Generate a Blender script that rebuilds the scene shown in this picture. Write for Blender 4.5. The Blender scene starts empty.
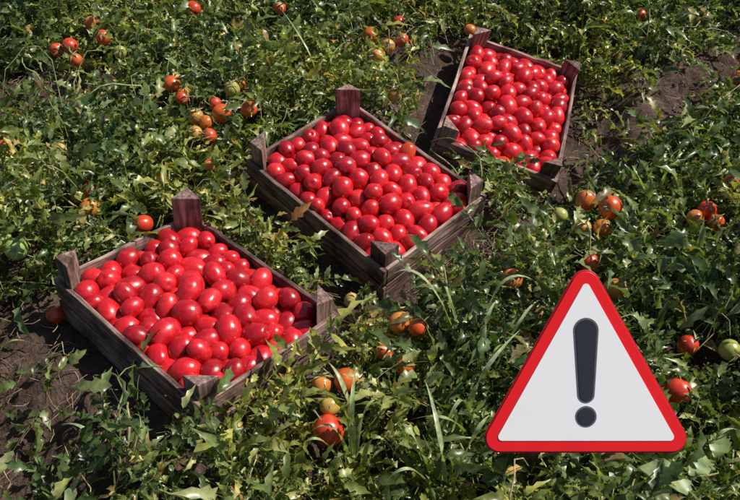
import bpy, math, numpy as np
from mathutils import Vector, Matrix
rng=np.random.default_rng(7)
sc=bpy.context.scene
PITCH=math.radians(43.47);F=787.7;H=1.471
L=.55;W=.392;HC=.121
CR=[(-.4055,1.2183,.039,-43.48,-6.21,-2.47),(-.0171,1.7289,.0013,-46.11,3.78,5.47),(.4286,2.1768,-.04,75.55,13.52,-6.5)]
SUN_EL=math.radians(51);SUN_AZ=math.radians(76)   # azimuth clockwise from +Y
SUND=np.array([math.sin(SUN_AZ)*math.cos(SUN_EL),math.cos(SUN_AZ)*math.cos(SUN_EL),math.sin(SUN_EL)])

def Rm(yaw,tx,ty):
    yaw,tx,ty=[math.radians(t) for t in (yaw,tx,ty)]
    cz,sz=math.cos(yaw),math.sin(yaw);cx,sx=math.cos(tx),math.sin(tx);cy,sy=math.cos(ty),math.sin(ty)
    return np.array([[cz,-sz,0],[sz,cz,0],[0,0,1]])@np.array([[1,0,0],[0,cx,-sx],[0,sx,cx]])@np.array([[cy,0,sy],[0,1,0],[-sy,0,cy]])
CRR=[(np.array(c[:3]),Rm(*c[3:])) for c in CR]
def unproj(u,v,z):
    c,s=math.cos(PITCH),math.sin(PITCH)
    a=(u-370)/F;b=(250-v)/F
    d=np.array([a,c+b*s,-s+b*c])
    t=(z-H)/d[2]
    return np.array([0,0,H])+d*t

# ---------------- ground height
def vnoise(x,y,seed,sc_):
    x=np.asarray(x,float)*sc_;y=np.asarray(y,float)*sc_
    xi=np.floor(x).astype(np.int64);yi=np.floor(y).astype(np.int64);fx=x-xi;fy=y-yi
    fx=fx*fx*(3-2*fx);fy=fy*fy*(3-2*fy)
    def h(a,b):
        n=(a*374761393+b*668265263+seed*1442695)&0x7fffffff
        n=((n^(n>>13))*1274126177)&0x7fffffff
        return ((n^(n>>16))&0xffff)/65535.
    return (h(xi,yi)*(1-fx)+h(xi+1,yi)*fx)*(1-fy)+(h(xi,yi+1)*(1-fx)+h(xi+1,yi+1)*fx)*fy
def ground(x,y):
    x=np.asarray(x,float);y=np.asarray(y,float)
    num=np.zeros_like(x);den=np.full_like(x,.02);wmax=np.zeros_like(x)
    for (c,R) in CRR:
        n=R[:,2]
        pz=c[2]-(n[0]*(x-c[0])+n[1]*(y-c[1]))/n[2]
        lx=(x-c[0])*R[0,0]+(y-c[1])*R[1,0];ly=(x-c[0])*R[0,1]+(y-c[1])*R[1,1]
        d=np.hypot(np.maximum(np.abs(lx)-L/2,0),np.maximum(np.abs(ly)-W/2,0))
        w=np.exp(-(d/.12)**2)
        w=w*w+1e-9
        num+=np.clip(pz,-.2,.2)*w;den=den+w;wmax=np.maximum(wmax,w)
    base=num/den-.006
    cl=vnoise(x,y,12,34.)
    n=(vnoise(x,y,3,2.)-.5)*.05+(vnoise(x,y,5,9.)-.5)*.035+(vnoise(x,y,9,22.)-.5)*.022+np.maximum(cl-.55,0)*.045+(vnoise(x,y,11,70.)-.5)*.010
    return base+n*(1-np.minimum(wmax,1))

def mk(name,V,Fc,mat,smooth=True,attrs=None,parent=None):
    V=np.asarray(V,np.float32);Fc=np.asarray(Fc,np.int32);k=Fc.shape[1]
    me=bpy.data.meshes.new(name)
    me.vertices.add(len(V));me.vertices.foreach_set("co",V.ravel())
    me.loops.add(Fc.size);me.loops.foreach_set("vertex_index",Fc.ravel())
    me.polygons.add(len(Fc));me.polygons.foreach_set("loop_start",np.arange(0,Fc.size,k,dtype=np.int32))
    me.polygons.foreach_set("loop_total",np.full(len(Fc),k,np.int32))
    me.polygons.foreach_set("use_smooth",np.full(len(Fc),smooth))
    if attrs:
        for an,(ty,dat) in attrs.items():
            a=me.attributes.new(an,ty,'POINT')
            a.data.foreach_set("value",np.asarray(dat,np.float32).ravel())
    me.update(calc_edges=True)
    me.materials.append(mat)
    o=bpy.data.objects.new(name,me);sc.collection.objects.link(o)
    if parent:o.parent=parent
    return o

# ---------------- materials
def mat(name):
    m=bpy.data.materials.new(name);m.use_nodes=True
    nt=m.node_tree;return m,nt,nt.nodes["Principled BSDF"],nt.nodes["Material Output"]
def N(nt,t,**kw):
    n=nt.nodes.new(t)
    for k,v in kw.items(): setattr(n,k,v)
    return n
def ramp(nt,fac,stops):
    r=nt.nodes.new("ShaderNodeValToRGB")
    while len(r.color_ramp.elements)<len(stops): r.color_ramp.elements.new(.5)
    for e,(p,c) in zip(r.color_ramp.elements,stops): e.position=p;e.color=(*c,1)
    nt.links.new(fac,r.inputs[0]);return r.outputs[0]
def noise(nt,vec,scale,detail=4,rough=.6):
    n=nt.nodes.new("ShaderNodeTexNoise");n.inputs["Scale"].default_value=scale;n.inputs["Detail"].default_value=detail;n.inputs["Roughness"].default_value=rough
    if vec is not None: nt.links.new(vec,n.inputs["Vector"])
    return n.outputs["Fac"]
def mix(nt,f,a,b,bt='MIX'):
    m=nt.nodes.new("ShaderNodeMix");m.data_type='RGBA';m.blend_type=bt
    for s,v in ((m.inputs[0],f),(m.inputs[6],a),(m.inputs[7],b)):
        if hasattr(v,'is_linked'): nt.links.new(v,s)
        else: s.default_value=v if not isinstance(v,tuple) else (*v,1)
    return m.outputs[2]
def bump(nt,h,st,dist,b):
    n=nt.nodes.new("ShaderNodeBump");n.inputs["Strength"].default_value=st;n.inputs["Distance"].default_value=dist
    nt.links.new(h,n.inputs["Height"]);nt.links.new(n.outputs[0],b.inputs["Normal"])

def leafmat(name,stops,trans=.3,rough=.42,ns=70,det=1,patch=False):
    m,nt,b,out=mat(name)
    g=N(nt,"ShaderNodeNewGeometry");tc=N(nt,"ShaderNodeTexCoord")
    c=ramp(nt,g.outputs["Random Per Island"],stops)
    n=noise(nt,tc.outputs["Object"],ns,det)
    c3=mix(nt,1.,c,ramp(nt,n,[(.3,(.6,.62,.6)),(.7,(1.35,1.28,1.25))]),'MULTIPLY')
    if patch:
        at=N(nt,"ShaderNodeAttribute");at.attribute_name="tint"
        c3=mix(nt,1.,c3,ramp(nt,at.outputs["Fac"],[(0,(.5,.62,.62)),(.5,(1,1,.95)),(1,(1.75,1.45,.95))]),'MULTIPLY')
    nt.links.new(c3,b.inputs["Base Color"]);b.inputs["Roughness"].default_value=rough
    b.inputs["Specular IOR Level"].default_value=.6
    t=N(nt,"ShaderNodeBsdfTranslucent")
    c4=mix(nt,1.,c3,(1.6,1.7,.5),'MULTIPLY');nt.links.new(c4,t.inputs[0])
    mx=N(nt,"ShaderNodeMixShader");mx.inputs[0].default_value=trans
    nt.links.new(b.outputs[0],mx.inputs[1]);nt.links.new(t.outputs[0],mx.inputs[2]);nt.links.new(mx.outputs[0],out.inputs[0])
    return m
M_leaf=leafmat("tomato_leaf",[(0,(.065,.10,.032)),(.3,(.12,.175,.052)),(.6,(.19,.255,.085)),(.84,(.29,.355,.15)),(.94,(.42,.44,.21)),(.972,(.42,.33,.13)),(1,(.26,.15,.07))],.33,.34,70,1,True)  # palest greens put sun highlights into the colour of some leaflets
M_stem=leafmat("tomato_stem",[(0,(.17,.2,.07)),(.6,(.32,.35,.15)),(1,(.42,.33,.19))],.03,.5)
M_grass=leafmat("grass_blade",[(0,(.27,.37,.14)),(1,(.45,.53,.3))],.25,.33)
M_broad=leafmat("broad_leaf",[(0,(.17,.26,.08)),(1,(.32,.42,.19))],.3,.4,45,4)
M_straw=leafmat("dry_straw",[(0,(.14,.09,.05)),(.5,(.32,.23,.14)),(1,(.48,.39,.27))],.03,.7)

M_soil,nt,b,_=mat("soil")
tc=N(nt,"ShaderNodeTexCoord");v=tc.outputs["Object"]
c=ramp(nt,noise(nt,v,6,6,.65),[(.3,(.065,.038,.028)),(.55,(.15,.094,.07)),(.75,(.3,.21,.165))])
n2=noise(nt,v,60,5,.7)
c=mix(nt,1.,c,ramp(nt,n2,[(.3,(.4,.4,.4)),(.7,(1.35,1.3,1.25))]),'MULTIPLY')
nt.links.new(c,b.inputs["Base Color"]);b.inputs["Roughness"].default_value=.95
bump(nt,n2,1.,.025,b)

def tommat():
    m,nt,b,_=mat("tomato_skin")
    g=N(nt,"ShaderNodeNewGeometry");tc=N(nt,"ShaderNodeTexCoord");v=tc.outputs["Object"]
    a=N(nt,"ShaderNodeAttribute");a.attribute_name="axial"
    rp=N(nt,"ShaderNodeAttribute");rp.attribute_name="ripe"
    red=ramp(nt,g.outputs["Random Per Island"],[(0,(.36,.005,.011)),(.3,(.54,.008,.017)),(.7,(.67,.013,.022)),(1,(.75,.026,.03))])
    unr=ramp(nt,rp.outputs["Fac"],[(0,(.65,.02,.015)),(.3,(.68,.12,.02)),(.55,(.72,.29,.05)),(.8,(.46,.44,.1)),(1,(.3,.43,.11))])
    st=N(nt,"ShaderNodeMath",operation='GREATER_THAN');nt.links.new(rp.outputs["Fac"],st.inputs[0]);st.inputs[1].default_value=.05
    c=mix(nt,st.outputs[0],red,unr)
    nz=noise(nt,v,42,5,.65)
    c=mix(nt,1.,c,ramp(nt,nz,[(.3,(.7,.65,.65)),(.6,(1.05,1.1,1.1))]),'MULTIPLY')
    du=ramp(nt,nz,[(.58,(0,0,0)),(.8,(.3,.3,.3))])
    c=mix(nt,du,c,(.5,.2,.17))
    ax=ramp(nt,a.outputs["Fac"],[(.93,(0,0,0)),(.97,(1,1,1))])
    c=mix(nt,ax,c,(.16,.1,.035))
    nt.links.new(c,b.inputs["Base Color"])
    r=ramp(nt,nz,[(.35,(.2,.2,.2)),(.65,(.4,.4,.4))]);nt.links.new(r,b.inputs["Roughness"])
    b.inputs["Specular IOR Level"].default_value=.75
    bump(nt,nz,.3,.002,b)
    return m
M_tom=tommat()

def woodmat():
    m,nt,b,_=mat("weathered_wood")
    tc=N(nt,"ShaderNodeTexCoord");oi=N(nt,"ShaderNodeObjectInfo")
    mp=N(nt,"ShaderNodeMapping");mp.inputs["Scale"].default_value=(2.2,38,38)
    ad=N(nt,"ShaderNodeVectorMath",operation='ADD');nt.links.new(tc.outputs["Object"],ad.inputs[0])
    sx=N(nt,"ShaderNodeVectorMath",operation='SCALE');sx.inputs[0].default_value=(7,13,5);nt.links.new(oi.outputs["Random"],sx.inputs["Scale"])
    nt.links.new(sx.outputs[0],ad.inputs[1]);nt.links.new(ad.outputs[0],mp.inputs[0])
    g=noise(nt,mp.outputs[0],3,8,.7)
    c=ramp(nt,g,[(.32,(.05,.032,.028)),(.45,(.19,.128,.105)),(.56,(.36,.27,.23)),(.72,(.62,.53,.47))])
    st=noise(nt,ad.outputs[0],11,5,.65)
    c=mix(nt,1.,c,ramp(nt,st,[(.38,(.3,.23,.22)),(.5,(.85,.78,.78)),(.64,(1.35,1.3,1.27))]),'MULTIPLY')
    c=mix(nt,1.,c,ramp(nt,oi.outputs["Random"],[(0,(.6,.5,.5)),(1,(1.2,1.15,1.15))]),'MULTIPLY')
    nt.links.new(c,b.inputs["Base Color"]);b.inputs["Roughness"].default_value=.75
    bump(nt,g,.9,.004,b);return m
M_wood=woodmat()
def plain(name,col,rough,coat=0,var=.06):
    m,nt,b,_=mat(name);tc=N(nt,"ShaderNodeTexCoord")
    c=mix(nt,1.,col,ramp(nt,noise(nt,tc.outputs["Object"],14,4),[(.3,(1-var,)*3),(.7,(1,1,1))]),'MULTIPLY')
    nt.links.new(c,b.inputs["Base Color"]);b.inputs["Roughness"].default_value=rough;b.inputs["Coat Weight"].default_value=coat
    return m

# ---------------- ground sheet
def axis(lo,hi,step,far):
    a=np.arange(lo,hi,step);e=[];d=step;p=a[-1]
    while p<far: d*=1.25;p+=d;e.append(p)
    f=[];d=step;p=a[0]
    while p>-far: d*=1.25;p-=d;f.append(p)
    return np.array(f[::-1]+list(a)+e)
gx=axis(-2.2,2.4,.009,500);gy=axis(.2,4.2,.009,500)
X,Y=np.meshgrid(gx,gy);Z=ground(X,Y)
nx,ny=len(gx),len(gy);idx=np.arange(nx*ny).reshape(ny,nx)
Fg=np.stack([idx[:-1,:-1],idx[:-1,1:],idx[1:,1:],idx[1:,:-1]],-1).reshape(-1,4)
mk("ground",np.stack([X,Y,Z],-1).reshape(-1,3),Fg,M_soil)

# ---------------- crates
def board(name,l,w,t,parent,M):
    n=10;V=[];ph=rng.uniform(0,6,3)
    for i in range(n+1):
        x=-l/2+l*i/n
        e1=rng.normal(0,.0017);e2=rng.normal(0,.0017);o=.0022*math.sin(i*.7+ph[0]);
        for (yy,zz) in ((-w/2+e1,-t/2),(w/2+e2,-t/2),(w/2+e2,t/2),(-w/2+e1,t/2)):
            V.append((x,yy+o*.5,zz+o*.5))
    Fc=[]
    for i in range(n):
        for k in range(4):
            a=i*4+k;b_=i*4+(k+1)%4;Fc.append((a,a+4,b_+4,b_))
    Fc.append((0,1,2,3));e=n*4;Fc.append((e+3,e+2,e+1,e))
    o=mk(name,V,Fc,M_wood,False,parent=parent);o.matrix_local=M
    bv=o.modifiers.new("b","BEVEL");bv.width=.0016;bv.segments=2;bv.limit_method='ANGLE';bv.angle_limit=math.radians(50)
    return o
def post(name,leg,l,parent,M):
    V=[];xs=(-l/2,l/2-.006*rng.random())
    tri=[(0,0),(leg,0),(0,leg)]
    for j,x in enumerate(xs):
        for (a,b_) in tri: V.append((x+(rng.normal(0,.005) if j else 0),a,b_))
    me=bpy.data.meshes.new(name);me.from_pydata(V,[],[(0,2,1),(3,4,5),(0,1,4,3),(1,2,5,4),(2,0,3,5)]);me.materials.append(M_wood)
    o=bpy.data.objects.new(name,me);sc.collection.objects.link(o);o.parent=parent;o.matrix_local=M
    bv=o.modifiers.new("b","BEVEL");bv.width=.002;bv.segments=2
T=.011;PL=.052
def frame(cx,ax,ay,az):
    return Matrix(((ax[0],ay[0],az[0],cx[0]),(ax[1],ay[1],az[1],cx[1]),(ax[2],ay[2],az[2],cx[2]),(0,0,0,1)))
def tom_template(nu,nv):
    V=[];A=[]
    for j in range(nv+1):
        th=math.pi*j/nv
        for i in range(nu):
            ph=2*math.pi*i/nu
            r=math.sin(th);z=math.cos(th)
            zz=z-(.16*math.exp(-(r/.28)**2) if z>0 else -.03*math.exp(-(r/.2)**2))
            rr=r*(1+.02*math.cos(4*ph)*max(z,0))*(1-.06*z)
            V.append((rr*math.cos(ph),rr*math.sin(ph),zz));A.append(1-r*.9 if z>0 else 0)
    Fc=[(j*nu+i,(j+1)*nu+i,(j+1)*nu+(i+1)%nu,j*nu+(i+1)%nu) for j in range(nv) for i in range(nu)]
    return np.array(V),np.array(Fc),np.array(A)
TV,TF,TA=tom_template(22,16)
def orient(axes,rn):
    z=axes/np.linalg.norm(axes,axis=1,keepdims=True)
    u=rn.normal(size=z.shape);x=np.cross(u,z);x/=np.linalg.norm(x,axis=1,keepdims=True)
    return np.stack([x,np.cross(z,x),z],-1)
def instV(TVt,R,s,t):
    return (np.einsum('nij,nvj->nvi',R,TVt[None]*s[:,None,:])+t[:,None,:])
def instance_mesh(name,P,R,S,ripe,parent=None):
    V=instV(TV,R,S,P).reshape(-1,3);n=len(P)
    Fc=(TF[None]+(np.arange(n)*len(TV))[:,None,None]).reshape(-1,4)
    return mk(name,V,Fc,M_tom,True,{"axial":('FLOAT',np.tile(TA,n)),"ripe":('FLOAT',np.repeat(ripe,len(TV)))},parent)
def pack(dome,edge,n,rn):
    a=L/2-T-.001;b_=W/2-T-.001
    r=np.clip(rn.normal(.0272,.003,n),.020,.034);off=rn.uniform(-.015,.012,n)
    P=np.stack([rn.uniform(-a,a,n),rn.uniform(-b_,b_,n),rn.uniform(.02,HC,n)],1)
    for it in range(350):
        D=P[:,None]-P[None];d=np.sqrt((D**2).sum(-1))+np.eye(n);R_=r[:,None]+r[None]
        ov=np.maximum(R_-d,0)*(1-np.eye(n))
        P+=(D/d[...,None]*ov[...,None]).sum(1)*.35
        P[:,2]-=.0004 if it<250 else 0
        lim=a+b_-PL-r*1.41;s=np.abs(P[:,0])+np.abs(P[:,1]);ex=np.maximum(s-lim,0)/2
        P[:,0]-=np.sign(P[:,0])*ex;P[:,1]-=np.sign(P[:,1])*ex
        P[:,0]=np.clip(P[:,0],-a+r,a-r);P[:,1]=np.clip(P[:,1],-b_+r,b_-r)
        top=HC+edge+off+dome*(1-(P[:,0]/a)**2)*(1-(P[:,1]/b_)**2)
        P[:,2]=np.clip(P[:,2],T+.002+r,top-r)
    return P,r
EX=[(.068,.086,.045,.055),(.075,.082,.06,.058),(.05,.05,.05,.05)]
for ci,(c,R) in enumerate(CRR):
    e=bpy.data.objects.new("wooden_crate",None);sc.collection.objects.link(e)
    Mx=Matrix.Identity(4)
    for i in range(3):
        for j in range(3): Mx[i][j]=R[i][j]
        Mx[i][3]=c[i]
    e.matrix_world=Mx;e.empty_display_size=.1
    X_=(1,0,0);Y_=(0,1,0);Z_=(0,0,1)
    sw=(HC-.010)/2
    for sgn in (-1,1):
        for k in range(2):
            z=sw/2+k*(sw+.010)
            board("long_slat",L,sw,T,e,frame((0,sgn*(W/2-T/2),z),X_,Z_,(0,-1,0)))
            board("end_slat",W-2*T-.001,sw,T,e,frame((sgn*(L/2-T/2),0,z-.0005),Y_,Z_,X_))
    nb=5;bw=(W-2*T-.004)/nb
    for k in range(nb):
        board("bottom_slat",L-2*T-.002,bw-.006,.008,e,frame((0,-W/2+T+.002+bw*(k+.5),.005),X_,Y_,Z_))
    q=0
    for sx_ in (-1,1):
        for sy_ in (-1,1):
            ex=EX[ci][q];q+=1;l=HC+ex-.012
            ax=Vector((0,0,1))
            ly=Vector((-sx_,0,0));lz=Vector((0,-sy_,0))
            if ax.cross(ly).dot(lz)<0: ly,lz=lz,ly
            post("corner_post",PL,l,e,frame((sx_*(L/2-T-.0005),sy_*(W/2-T-.0005),.012+l/2),ax,ly,lz))
    rn=np.random.default_rng(20+ci)
    P,r=pack([.03,.047,.04][ci],[-.003,.001,-.001][ci],[206,220,212][ci],rn)
    n=len(P)
    ax=rn.normal(size=(n,3));ax[:,2]*=.6
    Ro=orient(ax,rn);el=rn.uniform(1.08,1.42,n)
    S=np.stack([r*.95,r*.95*rn.uniform(.93,1.04,n),r*.95*el],1)
    Pw=P@R.T+c;Rw=np.einsum('ij,njk->nik',R,Ro)
    ripe=np.where(rn.random(n)<.008,rn.uniform(.1,.18,n),0)
    instance_mesh("tomato_pile",Pw,Rw,S,ripe)

# ---------------- warning sign
sd=1.12
cP,sP=math.cos(PITCH),math.sin(PITCH)
fwd=np.array([0,cP,-sP]);upv=np.array([0,sP,cP]);rt=np.array([1.,0,0])
SC=np.array([0,0,H])+sd*fwd+rt*(585.5-370)/F*sd+upv*(250-382)/F*sd
k=sd/F
R_s=frame(SC,rt,upv,-fwd)
def rtri(pts,r,n=9):
    out=[];m=len(pts)
    for i in range(m):
        p=Vector(pts[i]);a=Vector(pts[i-1]);b_=Vector(pts[(i+1)%m])
        da=(a-p).normalized();db=(b_-p).normalized();ang=da.angle(db)
        dist=r/math.sin(ang/2);cen=p+(da+db).normalized()*dist
        t1=p+da*(r/math.tan(ang/2));t2=p+db*(r/math.tan(ang/2))
        a1=math.atan2(t1.y-cen.y,t1.x-cen.x);a2=math.atan2(t2.y-cen.y,t2.x-cen.x)
        while a2-a1>math.pi:a2-=2*math.pi
        while a2-a1<-math.pi:a2+=2*math.pi
        for q in range(n):
            t=a1+(a2-a1)*q/(n-1);out.append((cen.x+r*math.cos(t),cen.y+r*math.sin(t)))
    return out
def plate(name,out,z0,z1,m,parent,bev=.0008):
    n=len(out);V=[(x,y,z0) for x,y in out]+[(x,y,z1) for x,y in out]
    me=bpy.data.meshes.new(name);me.from_pydata(V,[],[tuple(range(n))[::-1],tuple(range(n,2*n))]+[(i,(i+1)%n,n+(i+1)%n,n+i) for i in range(n)])
    me.materials.append(m);o=bpy.data.objects.new(name,me);sc.collection.objects.link(o);o.parent=parent
    if bev:
        bv=o.modifiers.new("b","BEVEL");bv.width=bev;bv.segments=2;bv.limit_method='ANGLE';bv.angle_limit=math.radians(50)
    return o
sg=bpy.data.objects.new("warning_sign",None);sc.collection.objects.link(sg);sg.matrix_world=R_s
tri=[(0,128*k),(-112*k,-71*k),(112*k,-71*k)]
def inset(t,d):
    area=abs((t[1][0]-t[0][0])*(t[2][1]-t[0][1])-(t[2][0]-t[0][0])*(t[1][1]-t[0][1]))/2
    per=sum(math.dist(t[i],t[i-1]) for i in range(3));rin=2*area/per
    a,b_,c_=math.dist(t[1],t[2]),math.dist(t[2],t[0]),math.dist(t[0],t[1])
    ix=(a*t[0][0]+b_*t[1][0]+c_*t[2][0])/(a+b_+c_);iy=(a*t[0][1]+b_*t[1][1]+c_*t[2][1])/(a+b_+c_)
    f=(rin-d)/rin;return [(ix+(x-ix)*f,iy+(y-iy)*f) for x,y in t]
M_red=plain("sign_red_paint",(.88,.010,.012),.35,.3);M_dred=plain("sign_dark_red",(.42,.006,.008),.4)
M_white=plain("sign_white_paint",(.92,.92,.92),.4,.2,.03);M_blk=plain("sign_black_paint",(.03,.03,.032),.25,.6);M_gry=plain("sign_grey_edge",(.12,.12,.125),.4)
plate("back_panel",rtri(tri,15*k),-.003,0,M_dred,sg)
plate("red_border",rtri(inset(tri,1.6*k),13.6*k),.0002,.002,M_red,sg)
plate("white_panel",rtri(inset(tri,12.5*k),4*k),.0022,.003,M_white,sg,.0003)
def bang(s):
    o=[]
    for q in range(17):
        t=math.pi*q/16;o.append(((12.5+s)*math.cos(t),53+(12.5+s)*math.sin(t)))
    for q in range(17):
        t=math.pi+math.pi*q/16;o.append(((8.5+s)*math.cos(t),-11+(8.5+s)*math.sin(t)))
    return [(x*k,(y-1)*k) for x,y in o]
def disc(cx,cy,r): return [((cx+r*math.cos(2*math.pi*q/32))*k,(cy+r*math.sin(2*math.pi*q/32))*k) for q in range(32)]
plate("mark_edge",bang(0),.0032,.0038,M_gry,sg,.0002);plate("mark_bar",bang(-1.8),.0040,.0046,M_blk,sg,.0003)
plate("dot_edge",disc(0,-34,10.5),.0032,.0038,M_gry,sg,.0002);plate("mark_dot",disc(0,-34,8.8),.0040,.0046,M_blk,sg,.0003)
top=SC+upv*20*k+fwd*.02;foot=top+np.array([0,.16,0]);foot[2]=float(ground(foot[0],foot[1]))-.06
dv=Vector(foot-top);ln=dv.length;ax=dv.normalized();ly=Vector((1,0,0));lz=ax.cross(ly)
st=board("stake",ln,.03,.018,None,frame((top+foot)/2,ax,ly,lz))
st.parent=sg;st.matrix_parent_inverse=Matrix(R_s).inverted()

# ---------------- plants
def leaflet(l,w,rn,droop,fold,lobe,n=7,sm=False):
    V=[]
    for i in range(n+1):
        t=i/n
        ww=w*(math.sin(math.pi*min(t*.93+.05,1))**.7)*(1-.42*t);fw=0
        if not sm and 0<i<n:
            if i%2: ww*=1+lobe*rn.uniform(.6,1.2);fw=.09*l
            else: ww*=1-lobe*rn.uniform(.8,1.3)
        if i==n: ww=w*.02
        if i==0: ww=w*.06
        x=l*t;z=-droop*l*t*t
        wob=rn.normal(0,.16 if not sm else .05)*w
        V+= [(x+fw-.03*l,ww,z+fold*ww+wob),(x,0,z),(x+fw-.03*l,-ww*rn.uniform(.85,1.1),z+fold*ww-wob)]
    Fc=[]
    for i in range(n):
        a=i*3;Fc+=[(a,a+1,a+4,a+3),(a+1,a+2,a+5,a+4)]
    return np.array(V),np.array(Fc)
def rotm(az,el,roll):
    ca,sa,ce,se,cr,sr=math.cos(az),math.sin(az),math.cos(el),math.sin(el),math.cos(roll),math.sin(roll)
    return np.array([[ca,-sa,0],[sa,ca,0],[0,0,1]])@np.array([[ce,0,-se],[0,1,0],[se,0,ce]])@np.array([[1,0,0],[0,cr,-sr],[0,sr,cr]])
def compound(rn,simple=False):
    V=[];Fc=[];o=0;l=.13;dr=rn.uniform(.2,1.4);nn=2 if simple else 7;cu=rn.uniform(-.35,.35)
    def pt(t): return np.array([l*t,cu*l*t*t,-.35*dr*l*t*t])
    def add(v,f):
        nonlocal o
        V.append(v);Fc.append(f+o);o+=len(v)
    if not simple:
        rv=[]
        for i in range(4):
            p=pt(i/3);q=.0015*(1-.5*i/3)
            rv+=[p+(0,q,0),p+(0,-q*.5,q),p+(0,-q*.5,-q)]
        rf=[]
        for i in range(3):
            for j in range(3): rf.append((i*3+j,i*3+(j+1)%3,i*3+3+(j+1)%3,i*3+3+j))
        add(np.array(rv),np.array(rf))
    for t,s in ((.28,.7),(.55,1.),(.82,.9)):
        for sd_ in (1,-1):
            if rn.random()<.08: continue
            v,f=leaflet(.044*s*rn.uniform(.65,1.2),.0112*s*rn.uniform(.75,1.25),rn,rn.uniform(-.4,1.6),rn.uniform(.1,1.5),rn.uniform(.16,.34),nn,simple)
            R=rotm(sd_*rn.uniform(.7,1.5),rn.uniform(-.8,.6),rn.normal(0,.8))
            add(v@R.T+pt(t+rn.uniform(-.04,.04)),f)
    if not simple:
        for t in (.42,.68):
            v,f=leaflet(.018,.005,rn,.3,.3,.1,3);add(v@rotm(rn.choice([-1,1])*1.4,rn.normal(0,.4),0).T+pt(t),f)
    v,f=leaflet(.054*rn.uniform(.8,1.1),.0145,rn,rn.uniform(.0,1.4),rn.uniform(.1,1.1),.28,nn,simple);add(v@rotm(rn.normal(0,.3),-.35*dr,rn.normal(0,.4)).T+pt(1),f)
    return np.concatenate(V),np.concatenate(Fc)
TPL=[compound(rng) for _ in range(18)]
TPS=[compound(rng,True) for _ in range(6)]

FT=[]
for (u,v_,z,rp,r) in [(172,84,.13,.3,.027),(183,92,.11,.45,.022),(232,89,.13,.8,.025),(222,113,.13,.28,.03),(196,117,.11,.6,.025),(209,136,.11,.15,.024),(249,108,.13,.25,.025),
 (143,224,.11,.1,.024),(90,207,.11,.5,.026),(78,195,.11,.85,.024),(16,249,.13,1,.028),(3,241,.13,.95,.024),(70,46,.13,.1,.027),(57,50,.11,.12,.024),(103,37,.13,.2,.025),(193,8,.13,.12,.025),
 (377,55,.12,.5,.027),(371,35,.13,.35,.028),(388,46,.13,.6,.024),(402,40,.12,.2,.023),(399,22,.12,.12,.022),(586,200,.12,.35,.027),(610,207,.14,.22,.031),(603,228,.12,.45,.024),(583,228,.11,.6,.022),
 (512,279,.15,.4,.025),(590,262,.15,.15,.022),(615,289,.14,.5,.026),(677,390,.12,.08,.027),(328,430,.12,.1,.031),(346,380,.13,.3,.026),(322,384,.12,.5,.022),(400,322,.12,.5,.025),(418,327,.14,.25,.02),
 (405,365,.14,.35,.023),(385,352,.12,.3,.018),(707,210,.14,.1,.025),(731,184,.14,.1,.025),(695,218,.13,.45,.022),(688,345,.13,.08,.022),(4,148,.12,.12,.024),(738,78,.11,.4,.024),(565,87,.0,.3,.02),(395,95,.12,.6,.022),(280,8,.12,.2,.022),(640,15,.12,.15,.022),(90,23,.12,.3,.023),(120,52,.12,.85,.022),(150,140,.12,.8,.022),(55,315,.05,.15,.02),
 (195,133,.12,.6,.022),(240,85,.12,.4,.02),(500,12,.12,.2,.02),(560,215,.09,.85,.02),(730,350,.11,.85,.024),(298,30,.12,.9,.02),(660,160,.12,.8,.02),(352,300,.08,.7,.018),(60,150,.12,.7,.02),
 (182,98,.12,.15,.022),(206,122,.12,.4,.021),(76,60,.12,.3,.022),(330,405,.12,.7,.022),(620,215,.12,.85,.02),(716,222,.12,.3,.022),(90,190,.12,.3,.022),(470,30,.12,.4,.02),(320,160,.1,.3,.018),(12,140,.12,.4,.02),(215,103,.12,.1,.02),(210,165,.12,.45,.018)]:
    p=unproj(u,v_,z);g=float(ground(p[0],p[1]));FT.append((*unproj(u,v_,z+g*.5),rp,r))
FT=np.array(FT)
vu=lambda p:(lambda d:d/np.linalg.norm(d))(np.array([0,-.65,.76])+np.array([-p[0]*.3,0,0]))

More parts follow.
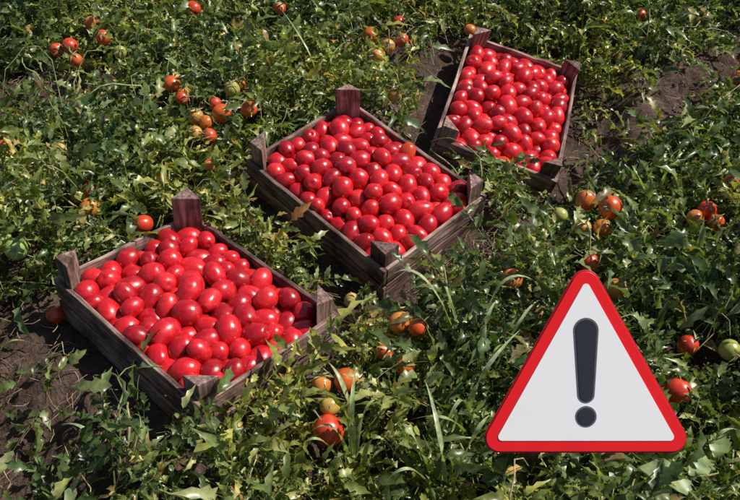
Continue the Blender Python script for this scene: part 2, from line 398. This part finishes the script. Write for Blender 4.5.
GR=[[(470,380,0,425,280,.26,376,293,.18,.0068),(475,380,0,447,292,.24,457,318,.2,.005),(478,385,0,500,286,.28,556,300,.2,.007),
 (480,390,0,484,335,.24,497,300,.28,.0068),(468,420,0,480,380,.22,520,330,.24,.0075),(466,430,0,462,400,.18,440,440,.14,.006),(470,440,0,450,420,.18,410,420,.12,.006),(482,395,0,515,330,.22,540,300,.2,.005),(478,400,0,490,360,.22,505,345,.2,.004)],
 [(352,470,0,348,405,.22,328,362,.27,.0085),(356,475,0,352,420,.22,356,368,.25,.0065),(352,480,0,335,430,.18,303,440,.13,.006),(360,480,0,372,440,.18,396,455,.12,.006),(348,478,0,320,440,.18,290,462,.1,.005),(354,478,0,362,420,.22,380,400,.22,.005)],
 [(440,500,0,415,440,.22,400,425,.2,.007),(445,505,0,470,445,.22,490,415,.24,.0075),(438,505,0,412,470,.18,380,490,.14,.006),(445,505,0,440,440,.22,425,380,.22,.006)],
 [(235,505,0,220,470,.15,213,440,.2,.009),(250,510,0,265,480,.15,285,468,.14,.007),(230,505,0,205,480,.14,190,470,.14,.005)],
 [(20,520,0,-5,480,.15,-20,470,.1,.006),(0,352,.02,12,341,.08,32,343,.05,.004)],[(560,420,0,545,380,.22,530,370,.22,.004),(565,410,0,575,350,.22,600,330,.2,.004)],
 [(318,95,0,312,60,.24,280,8,.3,.004),(322,96,0,330,60,.2,350,40,.2,.003)],[(240,170,0,225,160,.16,205,165,.14,.004),(90,150,0,105,120,.2,130,118,.18,.004)],
 [(660,200,0,668,170,.18,690,160,.16,.004),(655,205,0,640,180,.18,632,165,.18,.004)],[(520,470,0,510,440,.16,530,425,.15,.005),(700,480,0,715,440,.18,738,430,.16,.006)],
 [(100,470,0,85,430,.16,60,425,.12,.005),(105,475,0,120,440,.16,140,440,.12,.005)]]
GP=[];GS=[]
for cl in GR:
    L_=[]
    for (u0,v0,z0,u1,v1,z1,u2,v2,z2,w) in cl:
        a,b_,c_=unproj(u0,v0,z0),unproj(u1,v1,z1),unproj(u2,v2,z2);a[2]=float(ground(a[0],a[1]))-.005
        bb=2*b_-.5*(a+c_)
        t=np.linspace(0,1,17)[:,None]
        pts=(1-t)**2*a+2*t*(1-t)*bb+t*t*c_
        L_.append((pts,w));GS+=list(pts[5::2])
    GP.append(L_)
GS=np.array(GS)

def wp(u,v_): return unproj(u,v_,0.)[:2]
BARE=[(wp(605,142),wp(760,48),.14,.97,.46),(wp(-20,118),wp(85,98),.13,.93,.4),(wp(-15,345),wp(18,500),.12,.93,.22),(wp(150,15),wp(300,-10),.08,.5,.3),(wp(490,245),wp(560,228),.06,.92,.15),(wp(425,160),wp(452,70),.06,.9,.15),(wp(60,350),wp(170,450),.06,.9,.12),
 (wp(250,212),wp(372,322),.055,.93,.12),(wp(330,312),wp(385,335),.05,.93,.12)]  # strips beside the middle crate, added to open dark shade on the soil
def segd(P,a,b_):
    d=b_-a;t=np.clip(((P-a)@d)/(d@d),0,1);return np.linalg.norm(P-(a+t[:,None]*d),axis=1)
def crate_local(P,ci):
    c,R=CRR[ci];return (P-c)@R
def canopy(x,y):
    a=vnoise(x,y,21,3.3);b=vnoise(x,y,22,8.)
    return .04+.22*a**1.5+.13*b*b
def scatter(n,x0,x1,y0,y1,rn,scl=1.,near=True):
    xy=np.stack([rn.uniform(x0,x1,n),rn.uniform(y0,y1,n)],1)
    den=np.clip((vnoise(xy[:,0],xy[:,1],31,5.)*.6+vnoise(xy[:,0],xy[:,1],32,13.)*.55-.26)*2.7,.07,1)
    keep=rn.random(n)<den
    if near:
        for a,b_,w,s,fr in BARE:
            d=segd(xy,a,b_)+ (vnoise(xy[:,0],xy[:,1],41,9.)-.5)*min(.16,w*1.4)
            keep&=~((d<w)&(rn.random(n)<s))
    xy=xy[keep];n=len(xy)
    can=canopy(xy[:,0],xy[:,1])
    if near:
        for a,b_,w,s,fr in BARE: can*=np.clip((segd(xy,a,b_)-w*.5)/fr,.22,1)
    dc=np.full(n,9.)
    P0=np.stack([xy[:,0],xy[:,1],np.zeros(n)],1)
    for ci in range(3):
        l=crate_local(P0,ci);d=np.hypot(np.maximum(np.abs(l[:,0])-L/2,0),np.maximum(np.abs(l[:,1])-W/2,0));dc=np.minimum(dc,d)
    can=np.minimum(can,.05+dc*.85)
    h=rn.random(n)**.6
    z=ground(xy[:,0],xy[:,1])+.012+can*h*scl
    P=np.stack([xy[:,0],xy[:,1],z],1)
    az=rn.uniform(0,2*math.pi,n);el=rn.normal(.25,.6,n);roll=rn.normal(0,.8,n)
    ca,sa,ce,se,cr,sr=np.cos(az),np.sin(az),np.cos(el),np.sin(el),np.cos(roll),np.sin(roll)
    X_=np.stack([ca*ce,sa*ce,se],-1)
    Y0=np.stack([-sa,ca,0*ca],-1);Z0=np.cross(X_,Y0)
    Y_=Y0*cr[:,None]+Z0*sr[:,None];Z_=np.cross(X_,Y_)
    R=np.stack([X_,Y_,Z_],-1);s=rn.uniform(.42,1.12,n)*scl
    if near:
        ok=np.ones(n,bool)
        for q in (0,.5,1):
            Q=P+X_*(q*.17*s)[:,None]
            ok&=Q[:,2]>ground(Q[:,0],Q[:,1])
            for ci in range(3):
                l=crate_local(Q,ci)
                m=.04 if q else .026
                ok&=~((np.abs(l[:,0])<L/2+m)&(np.abs(l[:,1])<W/2+m)&(l[:,2]>-.1))
            for f in FT:
                v_=vu(f);d=Q-f[:3];t=np.clip(d@v_,0,.22);dist=np.linalg.norm(d-t[:,None]*v_,axis=1)
                ok&=dist>f[4]*1.+(.015 if q==.5 else .006)
            for f in GS:
                v_=vu(f);d=Q-f;t=np.clip(d@v_,0,.15);dist=np.linalg.norm(d-t[:,None]*v_,axis=1)
                ok&=dist>.014
            d=Q-SC;ns=d@(-fwd);ux=d@rt;uy=d@upv
            ok&=~((ns>-.03)&(np.abs(ux)<.19)&(np.abs(uy-.02)<.19))
        P,R,s=P[ok],R[ok],s[ok]
    return P,R,s
def build_leaves(name,P,R,s,m,TP):
    n=len(P);ti=rng.integers(0,len(TP),n);Vs=[];Fs=[];o=0;TT=[]
    tint=np.clip(vnoise(P[:,0],P[:,1],51,4.)*1.1-.05+rng.normal(0,.22,n),0,1)
    for k_,(tv,tf) in enumerate(TP):
        w=np.where(ti==k_)[0]
        if len(w)==0: continue
        V=instV(tv,R[w],np.repeat(s[w][:,None],3,1),P[w]).reshape(-1,3)
        Fs.append((tf[None]+(np.arange(len(w))*len(tv))[:,None,None]).reshape(-1,4)+o);Vs.append(V);o+=len(V);TT.append(np.repeat(tint[w],len(tv)))
    return mk(name,np.concatenate(Vs),np.concatenate(Fs),m,True,{"tint":('FLOAT',np.concatenate(TT))})
P,R,s=scatter(28500,-1.6,1.8,.42,3.6,rng);print("leaves",len(P))
build_leaves("tomato_plants",P,R,s,M_leaf,TPL)
P2,R2,s2=scatter(8000,-6,6,3.6,11,rng,1.9,False)
P3,R3,s3=scatter(3000,-5,-1.6,-.5,3.6,rng,1.7,False);P4,R4,s4=scatter(3000,1.8,5,-.5,3.6,rng,1.7,False)
build_leaves("distant_tomato_plants",np.concatenate([P2,P3,P4]),np.concatenate([R2,R3,R4]),np.concatenate([s2,s3,s4]),M_leaf,TPS)

def tubes(name,paths,rads,m,ns=5):
    V=[];Fc=[];o=0
    for p,r in zip(paths,rads):
        p=np.array(p);n=len(p);t=np.gradient(p,axis=0);t/=np.linalg.norm(t,axis=1,keepdims=True)+1e-9
        a=np.cross(t,[.1,.2,1.]);a/=np.linalg.norm(a,axis=1,keepdims=True)+1e-9;b_=np.cross(t,a)
        for i in range(n):
            rr=r*(1-.5*i/(n-1))
            for j in range(ns):
                th=2*math.pi*j/ns;V.append(p[i]+rr*(math.cos(th)*a[i]+math.sin(th)*b_[i]))
        for i in range(n-1):
            for j in range(ns): Fc.append((o+i*ns+j,o+i*ns+(j+1)%ns,o+(i+1)*ns+(j+1)%ns,o+(i+1)*ns+j))
        o+=n*ns
    return mk(name,V,Fc,m)
def inside_any(p,m=.02):
    for ci in range(3):
        l=crate_local(p[None],ci)[0]
        if abs(l[0])<L/2+m and abs(l[1])<W/2+m and l[2]>-.08: return True
    d=p-SC
    if d@(-fwd)>-.03 and abs(d@rt)<.18 and abs(d@upv-.02)<.18: return True
    return False
paths=[];rads=[]
while len(paths)<1200:
    x,y=rng.uniform(-1.6,1.8),rng.uniform(.42,3.6)
    if any(segd(np.array([[x,y]]),B[0],B[1])[0]<B[2]+.05 and rng.random()<B[3] for B in BARE): continue
    az=rng.uniform(0,6.28);p=np.array([x,y,0.]);can=float(canopy(x,y))
    h0=rng.uniform(.0,.5)*can;h1=rng.uniform(.3,1.0)*can;q=[];n=8;ln=rng.uniform(.1,.34)
    ok=True
    for i in range(n):
        t=i/(n-1);zz=float(ground(p[0],p[1]))+.008+h0*(1-t)+h1*math.sin(t*2.2)
        pp=np.array([p[0],p[1],zz]);
        if inside_any(pp): ok=False;break
        q.append(pp);az+=rng.normal(0,.4);p=p+np.array([math.cos(az),math.sin(az),0])*ln/n
    if ok: paths.append(q);rads.append(rng.uniform(.0012,.0034))
tubes("tomato_vine_stems",paths,rads,M_stem)
paths=[];rads=[]
for _ in range(3400):
    u_=rng.random()
    if u_<.28:
        B=BARE[rng.integers(0,7)];t=rng.random();x,y=B[0]+(B[1]-B[0])*t+rng.normal(0,.14,2)
    elif u_<.5:
        c_=unproj(485,275,.05);x,y=c_[0]+rng.normal(0,.1),c_[1]+rng.normal(0,.07)
    else: x,y=rng.uniform(-1.6,1.8),rng.uniform(.45,3.5)
    az=rng.uniform(0,6.28);ln=rng.uniform(.01,.065);q=[]
    hz=abs(rng.normal(0,.04));sl=rng.normal(0,.2)
    for i in range(4):
        xx,yy=x+math.cos(az)*ln*i/3,y+math.sin(az)*ln*i/3;az+=rng.normal(0,.15)
        q.append(np.array([xx,yy,float(ground(xx,yy))+.002+hz+max(sl,0)*ln*i/3]))
    if not any(inside_any(p_) for p_ in q): paths.append(q);rads.append(rng.uniform(.0005,.0014))
tubes("straw_litter",paths,rads,M_straw,4)

n=len(FT);ax=rng.normal(size=(n,3));ax[:,2]=np.abs(ax[:,2])*.8+.3;ax[:,1]-=.2
Rf=orient(ax,rng);S=np.stack([FT[:,4]]*2+[FT[:,4]*rng.uniform(.92,1.2,n)],1)
instance_mesh("vine_tomatoes",FT[:,:3],Rf,S,FT[:,3])
V=[];Fc=[];o=0;paths=[];rads=[]
for i in range(n):
    for q in range(5):
        v,f=leaflet(.024,.0038,rng,.5,.2,0,4,True)
        v=v@rotm(q*1.2566+rng.normal(0,.2),rng.uniform(-.1,.6),0).T
        v=v+[0,0,S[i,2]*.9]
        v=v@Rf[i].T+FT[i,:3];V.append(v);Fc.append(f+o);o+=len(v)
    t0=FT[i,:3]+Rf[i][:,2]*S[i,2]*.84;t1=t0+Rf[i][:,2]*.022;t2=t1+np.array([rng.normal(0,.02),rng.normal(0,.02)+.02,-.05])
    paths.append([t0,(t0+t1)/2,t1,t2]);rads.append(.0022)
mk("tomato_calyxes",np.concatenate(V),np.concatenate(Fc),M_stem)
tubes("tomato_pedicels",paths,rads,M_stem)

for cl in GP:
    V=[];Fc=[];o=0
    for pts,w in cl:
        n=16
        tg=np.gradient(pts,axis=0);sd_=np.cross(tg,[0,.3,1]);sd_/=np.linalg.norm(sd_,axis=1,keepdims=True)+1e-9
        for i in range(n+1):
            t=i/n;ww=w*min(1,.5+2*t)*(1-t**2.5)+.0002;nn=np.cross(sd_[i],tg[i]);nn/=np.linalg.norm(nn)+1e-9
            V+=[pts[i]+sd_[i]*ww+nn*ww*.35,pts[i],pts[i]-sd_[i]*ww+nn*ww*.35]
        for i in range(n):
            q=o+i*3;Fc+=[(q,q+1,q+4,q+3),(q+1,q+2,q+5,q+4)]
        o+=3*(n+1)
    mk("grass_clump",V,Fc,M_grass)
V=[];Fc=[];o=0;paths=[];rads=[]
for (u,v_,z,ln,az) in [(640,468,.19,.10,-.5),(652,480,.18,.08,-1.6),(612,462,.17,.075,-1.2),(600,475,.16,.08,3.6),(628,495,.17,.09,-2.0),(690,475,.18,.07,.6),(718,458,.16,.07,1.2),(470,462,.14,.055,2.6),(495,470,.15,.06,.4),(550,482,.14,.055,-.5)]:
    p=unproj(u,v_,z)
    v,f=leaflet(ln,ln*.34,rng,rng.uniform(.2,.6),rng.uniform(.2,.5),.08,11)
    v=v@rotm(az,rng.uniform(0,.4),rng.normal(0,.3)).T+p;V.append(v);Fc.append(f+o);o+=len(v)
    g=p+np.array([-.03*math.cos(az),-.03*math.sin(az),0]);g[2]=float(ground(g[0],g[1]))
    paths.append([g,g*.5+p*.5+[0,0,-.01],p]);rads.append(.002)
mk("broadleaf_weed",np.concatenate(V),np.concatenate(Fc),M_broad);tubes("broadleaf_weed_stems",paths,rads,M_stem)

# ---------------- light, world, camera
w=bpy.data.worlds.new("World");sc.world=w;w.use_nodes=True;nt=w.node_tree
sky=nt.nodes.new("ShaderNodeTexSky");sky.sky_type='NISHITA';sky.sun_disc=False;sky.sun_elevation=SUN_EL;sky.sun_rotation=SUN_AZ
nt.links.new(sky.outputs[0],nt.nodes["Background"].inputs[0]);nt.nodes["Background"].inputs[1].default_value=.075
sl=bpy.data.lights.new("sun","SUN");sl.energy=5;sl.angle=math.radians(.5);sl.color=(1,.94,.85)
so=bpy.data.objects.new("sun",sl);sc.collection.objects.link(so)
so.rotation_euler=Vector(SUND).to_track_quat('Z','Y').to_euler()
cam=bpy.data.cameras.new("camera");cam.sensor_width=36;cam.lens=F/740*36;cam.clip_start=.05;cam.clip_end=2000
co=bpy.data.objects.new("camera",cam);sc.collection.objects.link(co);co.location=(0,0,H);co.rotation_euler=(math.pi/2-PITCH,0,0);sc.camera=co
sc.view_settings.view_transform='Standard';sc.view_settings.look='None';sc.view_settings.exposure=0
